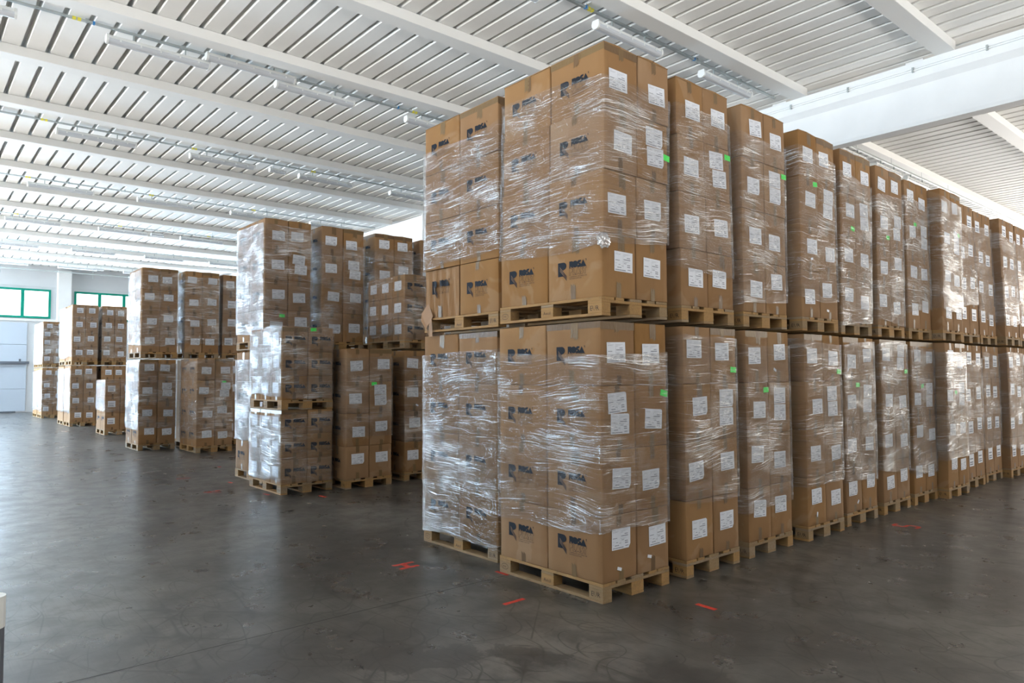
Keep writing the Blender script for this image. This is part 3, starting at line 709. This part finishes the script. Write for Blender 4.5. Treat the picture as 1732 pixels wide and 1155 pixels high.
def load(stk, lvl, x, y, z0, kind='A', layers=4, lean=(0, 0), film=None, dens=1., grp='', dbl=(2, 1), green=(2, 1, .15, .40), logos=False, merged=False, stamps=True, jit=.004, sides=True, only_top=0, exclude=(), tilt=.03, twist=0.):
    K = KA if kind == 'A' else KB; lx, ly, lz = K.l; px, py = (.6, .4) if kind == 'A' else (.4, .4); hstep = .492 if kind == 'A' else .355
    where = (stk + ' ' + lvl).strip()
    pallet(x, y, z0, 'wooden pallet under the %s load, %s' % (lvl, stk) if lvl else 'wooden pallet, %s' % stk, 'pallets of ' + grp, stamps)
    zb = z0+.1445
    cells = [(0, 0, 1, 1), (0, 1, 1, 0)]+([(i, 0, 0, 1) for i in range(1, 2 if kind == 'A' else 3)] if sides else [])
    for k in range(layers):
        for (i, j, xf, yf) in cells:
            cxx = x-px*(i+.5)+lean[0]*(k+.5)*hstep+R.uniform(-jit, jit)*.6+.004; cyy = y+py*(j+.5)+lean[1]*(k+.5)*hstep+R.uniform(-jit, jit)*.5
            z = zb+k*hstep
            if (i, j, k) in exclude: continue
            if merged and k not in (only_top if isinstance(only_top, tuple) else ()):
                far_box(K, cxx, cyy, z, bool(xf), logos and bool(yf)); continue
            colname = {(0, 0): 'left column', (0, 1): 'right column'}.get((i, j), 'outer side column' if i == 1 and kind == 'A' else ('middle side column' if i == 1 else 'outer side column'))
            lab = 'brown carton, %s, %s%s, %s' % (stk, (lvl+' load, ') if lvl else '', LN[layers][k], colname)
            gg = green and green[0] == k and green[1] == j and i == 0
            carton(K, cxx, cyy, z, R.gauss(0, .004), lab, 'cartons of ' + grp, bool(xf), bool(yf), 'x' if kind == 'A' else 'y', dbl=bool(dbl) and dbl == (k, j) and i == 0,
                   green=(green[2], green[3]) if gg else None, top=(k == layers-1 and (lvl != 'lower')), logo=logos or kind == 'B', band=(k == layers-1 and R.random() < .45))
    if film:
        film_wrap(x, y, film[0], film[1], 'clear stretch film round the %s load, %s' % (lvl, stk) if lvl else 'clear stretch film, %s' % stk, 'stretch films of ' + grp, dens, lean, zb, tilt=tilt, side=(1.3 if grp == 'the left stacks' and dens > 1.05 and x > -10 else 0.))  # side: glare on the near left stacks' long faces, put in as density

UP = 2.144
rr, lf = 'the right row', 'the left stacks'
# front corner stack
load('front corner stack', 'lower', 0, 0, 0, film=(.50, 1.88), dens=1.0, grp=rr, dbl=(2, 0), green=(2, 1, .16, .42), logos=True, tilt=.02)
load('front corner stack', 'upper', .02, 0, UP+.006, lean=(.012, .020), film=(2.72, 4.03), dens=1.0, grp=rr, dbl=(2, 1), green=(2, 1, .17, .22), logos=True, tilt=.05)
# heavily wrapped stack to its left
s2 = 'shiny stack left of corner'
load(s2, 'lower', -1.42, .16, 0, film=(.10, 1.93), dens=1.9, grp=rr, logos=True, dbl=None, green=None)
load(s2, 'upper', -1.36, .13, UP, lean=(.03, -.02), film=(2.80, 4.02), dens=1.55, grp=rr, logos=True, dbl=None, green=None, tilt=.04, exclude=((1, 0, 0),))
ordr = {2: 'second', 3: 'third', 4: 'fourth', 5: 'fifth', 6: 'sixth', 7: 'seventh', 8: 'eighth', 9: 'ninth', 10: 'tenth', 11: 'eleventh', 12: 'twelfth', 13: 'thirteenth', 14: 'fourteenth'}
row = {  # k: (x, y, film low, film up, dens, green low, green up, lean up)
 2: (.02, 1.01, (.62, 2.0), (2.62, 3.98), .9, (3, 1, .15, .12), (2, 1, .16, .42), (.0, -.02)),
 3: (.015, 1.98, (.42, 2.0), (2.38, 4.02), .9, (2, 0, .15, .42), (2, 1, .17, .42), (.01, .0)),
 4: (.05, 3.03, (.56, 2.05), (2.52, 4.05), .9, (3, 1, .16, .10), (2, 0, .14, .45), (-.01, .02)),
 5: (.0, 4.01, (.45, 2.05), (2.30, 3.98), 1.6, (2, 0, .15, .44), (2, 0, .1, .10), (.01, .02)),
 6: (.0, 4.99, (.50, 2.05), (2.30, 3.90), 1.6, (3, 1, .16, .10), (2, 0, .12, .12), (.0, .03)),
 7: (.0, 5.93, (.40, 2.0), (2.55, 4.05), 1.6, (2, 0, .17, .4), (2, 0, .12, .42), (-.02, .05)),
 8: (.12, 6.78, (.50, 2.0), (2.6, 4.1), 1.6, (2, 0, .18, .3), (2, 1, .1, .4), (-.01, .06)),
 9: (.02, 7.84, (.50, 1.9), (2.7, 4.0), .8, (2, 0, .1, .2), None, (-.02, .0)),
 10: (.0, 8.76, (.55, 2.0), (2.5, 4.0), .8, (2, 1, .1, .4), None, (-.03, .02)),
 11: (.09, 9.68, (.45, 2.0), (2.5, 4.0), .8, (2, 1, .1, .4), None, (-.03, .04)),
 12: (.06, 10.62, (.45, 2.0), (2.5, 4.0), .8, None, None, (-.02, .02)),
 13: (.06, 11.6, (.45, 2.0), (2.5, 4.0), .8, None, None, (-.02, .02)),
}
for k, (x, y, fl, fu, dn, gl, gu, ln) in row.items():
    st = ordr[k]+' stack along right row'; mg = k > 8
    load(st, 'lower', x, y, 0, film=fl, dens=dn, grp=rr, dbl=((3, 1) if k in (6,) else (2, 1)), green=gl, sides=False, merged=mg)
    load(st, 'upper', x-.01, y+(.0 if k > 4 else .0), UP, lean=ln, film=fu, dens=dn*1.0, grp=rr, green=gu, sides=False, merged=mg, tilt=.05)
# left stacks, from the nearest
load('pallets of small cartons', 'lower', -6.35, .20, 0, kind='B', layers=3, film=(.16, 1.16), dens=1.1, grp=lf, green=None, dbl=None)
load('pallets of small cartons', 'upper', -6.35, .20, 1.211, kind='B', layers=3, film=(1.40, 2.42), dens=1.1, grp=lf, green=(2, 1, -.12, .33), dbl=None)
load('low stack right of small cartons', '', -6.18, 1.13, 0, film=(.75, 2.0), dens=.7, grp=lf, green=(2, 1, -.12, .45), logos=True)
load('stack seen beside shiny stack', 'lower', -6.29, 2.23, 0, film=(.6, 2.0), dens=.7, grp=lf, green=None, logos=True)
load('stack seen beside shiny stack', 'upper', -6.29, 2.23, UP, kind='B', layers=3, film=(2.32, 3.36), dens=.9, grp=lf, green=None, dbl=None)
load('tall film-covered left stack', 'lower', -7.60, .42, 0, film=(.62, 2.0), dens=1.1, grp=lf, green=None, logos=True)
load('tall film-covered left stack', 'upper', -7.60, .42, UP, film=(2.42, 4.18), dens=1.1, grp=lf, green=(0, 0, .1, .40), logos=True)
for k, (nm, x, y) in enumerate((('second tall stack behind small cartons', -7.6, 1.41), ('third tall stack behind small cartons', -7.6, 2.43), ('fourth tall stack behind small cartons', -7.62, 3.42))):
    load(nm, 'lower', x, y, 0, grp=lf, merged=True, sides=False, stamps=False)
    load(nm, 'upper', x, y, UP, film=(2.5, 4.0), dens=.9, grp=lf, green=None, logos=True, sides=False)
load('first stack of middle block', 'lower', -14.53, .24, 0, film=(.5, 2.05), dens=1.1, grp=lf, green=None, logos=True)
load('first stack of middle block', 'upper', -14.53, .26, UP, film=(2.45, 4.2), dens=1.1, grp=lf, green=None, dbl=None, logos=True)
load('low stack before middle block', '', -13.10, 1.08, 0, film=(.3, 2.1), dens=1.0, grp=lf, green=(2, 1, .0, .45), logos=True)
load('second stack of middle block', 'lower', -14.53, 1.22, 0, grp=lf, merged=True, sides=False, stamps=False)
load('second stack of middle block', 'upper', -14.53, 1.22, UP, film=(2.5, 4.1), dens=1.0, grp=lf, green=None, dbl=None, logos=True, sides=False)
load('third stack of middle block', 'lower', -14.58, 2.12, 0, grp=lf, merged=True, sides=False, stamps=False)
load('third stack of middle block', 'upper', -14.58, 2.12, UP, film=(2.5, 4.1), dens=1.0, grp=lf, green=None, dbl=None, sides=False, merged=True)
FD = dict(grp=lf, merged=True, stamps=False, logos=True)
load('first stack of far block', 'lower', -25.2, .56, 0, film=(.5, 2.0), dens=.7, **FD)
load('first stack of far block', 'upper', -25.2, .58, UP, film=(2.4, 4.2), dens=.7, **FD)
load('rear stack of far block', 'lower', -26.5, .56, 0, film=(.5, 2.0), dens=.7, **FD)
load('rear stack of far block', 'upper', -26.5, .58, UP, film=(2.4, 4.2), dens=.7, **FD)
load('second stack of far block', 'lower', -25.2, 1.50, 0, **FD)
load('second stack of far block', 'upper', -25.2, 1.50, UP, film=(2.4, 4.2), dens=1.0, **FD)
load('low stack before far block', '', -20.2, .66, 0, kind='A', layers=3, film=(.7, 1.6), dens=.7, **FD)
load('last stack near left wall', 'lower', -31.9, .60, 0, film=(.3, 2.0), dens=1.6, **FD)
load('last stack near left wall', 'upper', -31.9, .60, UP, kind='B', layers=5, film=(2.3, 4.0), dens=1.8, **FD)
load('rear pallet near left wall', 'lower', -33.2, .60, 0, film=(.3, 2.0), dens=1.6, **FD)
load('rear pallet near left wall', 'upper', -33.2, .60, UP, kind='B', layers=5, film=(2.3, 4.0), dens=1.8, **FD)
obj('distant_cartons', far.mesh('distant_cartons', ['card', 'paper', 'tape', 'ink', 'black']), None, label='brown labelled cartons of the most distant stacks on pallets', category='boxes', kind='stuff')

# crushed carton at the lower left of the shiny stack's upper load, with its hanging flap
def crushed():
    K = KA; lx, ly, lz = K.l; m = MB(); n = 22; rws = 8; hx, hy = lx/2, ly/2
    def P(u, w):
        x = -hx+lx*u; z = lz*w; cr = .018*math.sin(u*31+2*math.sin(w*2.0))*(1-abs(2*u-1)**4)*(.35+.65*(1-w))
        x += (.06*(1-u)*(1-w)*math.sin(w*3)) - .03*(1-u)*(w < .7)*math.sin(math.pi*min(1, w/.7))
        return (x, -hy+.010+cr*.8-.004, z)
    for i in range(n):
        for k in range(rws): m.quad(P(i/n, k/rws), P((i+1)/n, k/rws), P((i+1)/n, (k+1)/rws), P(i/n, (k+1)/rws))
    m.quad((hx, -hy, 0), (hx, hy, 0), (hx, hy, lz), (hx, -hy, lz)); m.quad((hx, hy, 0), (-hx, hy, 0), (-hx, hy, lz), (hx, hy, lz))
    for k in range(rws): a, b_ = P(0, k/rws), P(0, (k+1)/rws); m.quad((-hx, hy, lz*k/rws), a, b_, (-hx, hy, lz*(k+1)/rws))
    m.quad((-hx, hy, lz), (hx, hy, lz), (hx, -hy, lz), (-hx, -hy, lz)); m.quad((-hx, -hy+.03, 0), (hx, -hy+.03, 0), (hx, hy, 0), (-hx, hy, 0))
    x, y, z = -1.36-.9, .13+.2, UP+.1445
    o = obj('carton', m.mesh('crushed_carton', ['card'], False), None, (x, y, z), label='crushed and creased carton, shiny stack left of corner, upper load, bottom left', category='box', group='cartons of ' + rr)
    lg = MB(); T = lambda p: (-.15+p.x*.95, -hy-.012-p.z+.006*math.sin(p.x*60), .24+p.y)
    fill, cut, lines, txt = LOGO
    for p in fill: lg.poly([T(Vector((a, b_, 0))) for a, b_ in p], 0)
    for p in cut: lg.poly([T(Vector((a, b_, .0008))) for a, b_ in p], 1)
    for p in lines: ring_stroke(lg, p, .0022, T, 0)
    obj('printed_logo', lg.mesh('printed_logo', ['black', 'kraft']), o)
    fl = MB()  # torn flap bending out over the pallet edge
    prof = [(-hx+.05, -.19, .16), (-hx-.04, -.215, .06), (-hx-.02, -.235, -.02)]; prof2 = [(-hx+.16, -.21, .02), (-hx+.08, -.235, -.10), (-hx+.14, -.24, -.19)]
    for a, b_ in ((0, 1), (1, 2)):
        fl.quad(prof[a], prof2[a], prof2[b_], prof[b_]); fl.quad(*(tuple(Vector(q)+Vector((0, .006, 0))) for q in (prof[b_], prof2[b_], prof2[a], prof[a])))
    fl.quad((-hx+.10, -.22, -.01), (-hx+.15, -.22, -.01), (-hx+.19, -.235, -.19), (-hx+.12, -.235, -.19))
    obj('torn_flap', fl.mesh('torn_flap', ['kraft']), o, label='torn cardboard flap hanging over the pallet edge')
    obj('packing_tape', KA.tape['y', 2][1], o, (0, -.012, 0))
crushed()
# bunched knot of film on the front corner
bm = bmesh.new(); bmesh.ops.create_icosphere(bm, subdivisions=4, radius=.055)
for v in bm.verts:
    n_ = noise.turbulence(v.co*28, 3, True); v.co = Vector((v.co.x*.6, v.co.y*1.1, v.co.z*1.1))*(1+.55*(n_-.5))
m_ = MB(); m_.add_bm(bm); bm.free(); me = m_.mesh('film_knot', ['film'], True)
kn = obj('film_knot', me, None, (.065, -.02, 2.71), label='crumpled ball of stretch film on the front corner of corner stack', category='film'); kn.color = (3.2, 0, 0, 1)

# ------------------------------------------------------------------ red floor marks
def mark(polys, label):
    m = MB()
    for p in polys: m.poly([(x, y, .0012) for x, y in p]); 
    me = m.mesh('floor_marking', ['red']); o = obj('floor_marking', me, None, label=label, category='marking', group='red marks on the floor'); return o
def bar(x0, y0, x1, y1, w):
    a, b_ = Vector((x0, y0)), Vector((x1, y1)); d_ = (b_-a).normalized(); n_ = Vector((-d_.y, d_.x))*w/2
    pts = [a-n_, b_-n_, b_+n_, a+n_]; return [tuple(p) for p in pts]
mark([bar(-1.975, -.60, -1.975, -.385, .046), bar(-1.845, -.61, -1.845, -.41, .046), bar(-1.96, -.50, -1.86, -.51, .05)], 'red letter H painted on floor left of the shiny wrapped stack')
mark([bar(-.492, -.55, -.495, -.342, .042)], 'red dash on floor left of the front corner pallet')
mark([bar(.448, .528, .62, .522, .046)], 'red dash on floor right of the front corner pallet')
mark([bar(-1.226, -.02, -1.06, -.02, .035)], 'red dash partly under the left end of front corner pallet')
def glyph(pts, x, y, s, rot, w=.035):
    c_, s_ = math.cos(rot), math.sin(rot); Q = [(x+(a*c_-b_*s_)*s, y+(a*s_+b_*c_)*s) for a, b_ in pts]
    return [bar(*Q[i], *Q[i+1], w) for i in range(len(Q)-1)]
five = [(1, 2), (0, 2), (0, 1), (1, 1), (1, 0), (0, 0)]
mark(glyph(five, .29, 4.60, .12, -math.pi/2+.0, .04), 'red digit 5 painted on floor beside the right row')
mark(glyph(five, .35, 9.55, .13, -math.pi/2, .05), 'faint red digit painted on floor near far end of right row')
mark([bar(-8.19, .10, -8.02, .10, .05)], 'small red dash on floor left of the tall film-covered stack')
mark([bar(-6.65, .07, -6.49, .09, .04)], 'small red dash on floor under the small-carton pallet edge')
mark([bar(-5.95, .60, -5.76, .61, .05)], 'small red dash on floor before the small-carton pallet')
mark([bar(-10.33, .65, -10.2, .65, .05)], 'tiny red dash on floor before the low middle stack')
mark([bar(-7.36, -.55, -7.40, -.3, .04), bar(-7.30, -.52, -7.2, -.35, .03)], 'worn red floor mark before the tall film-covered stack')
mark([bar(-9.12, -.43, -9.10, -.21, .04)], 'worn red dash on open floor left of the film-covered stack')

# slim guard post at the very left edge, pale cap on a dark grey tube
gp = empty('guard_post', (.764, -3.768, 0), label='dark grey guard post with pale cap at left edge of the floor', category='post')
m_ = MB(); m_.tube([(0, 0, 0), (0, 0, .90)], .044, 20); obj('tube', m_.mesh('tube', ['dark'], False), gp)
m_ = MB(); m_.tube([(0, 0, .90), (0, 0, .96), (0, 0, .985), (0, 0, 1.0)], .046, 20); obj('cap', m_.mesh('cap', ['lampw'], False), gp, label='pale plastic cap')
m_ = MB(); m_.box(-.08, .08, -.08, .08, 0, .01, ch=.002); obj('foot_plate', m_.mesh('foot_plate', ['dark']), gp)
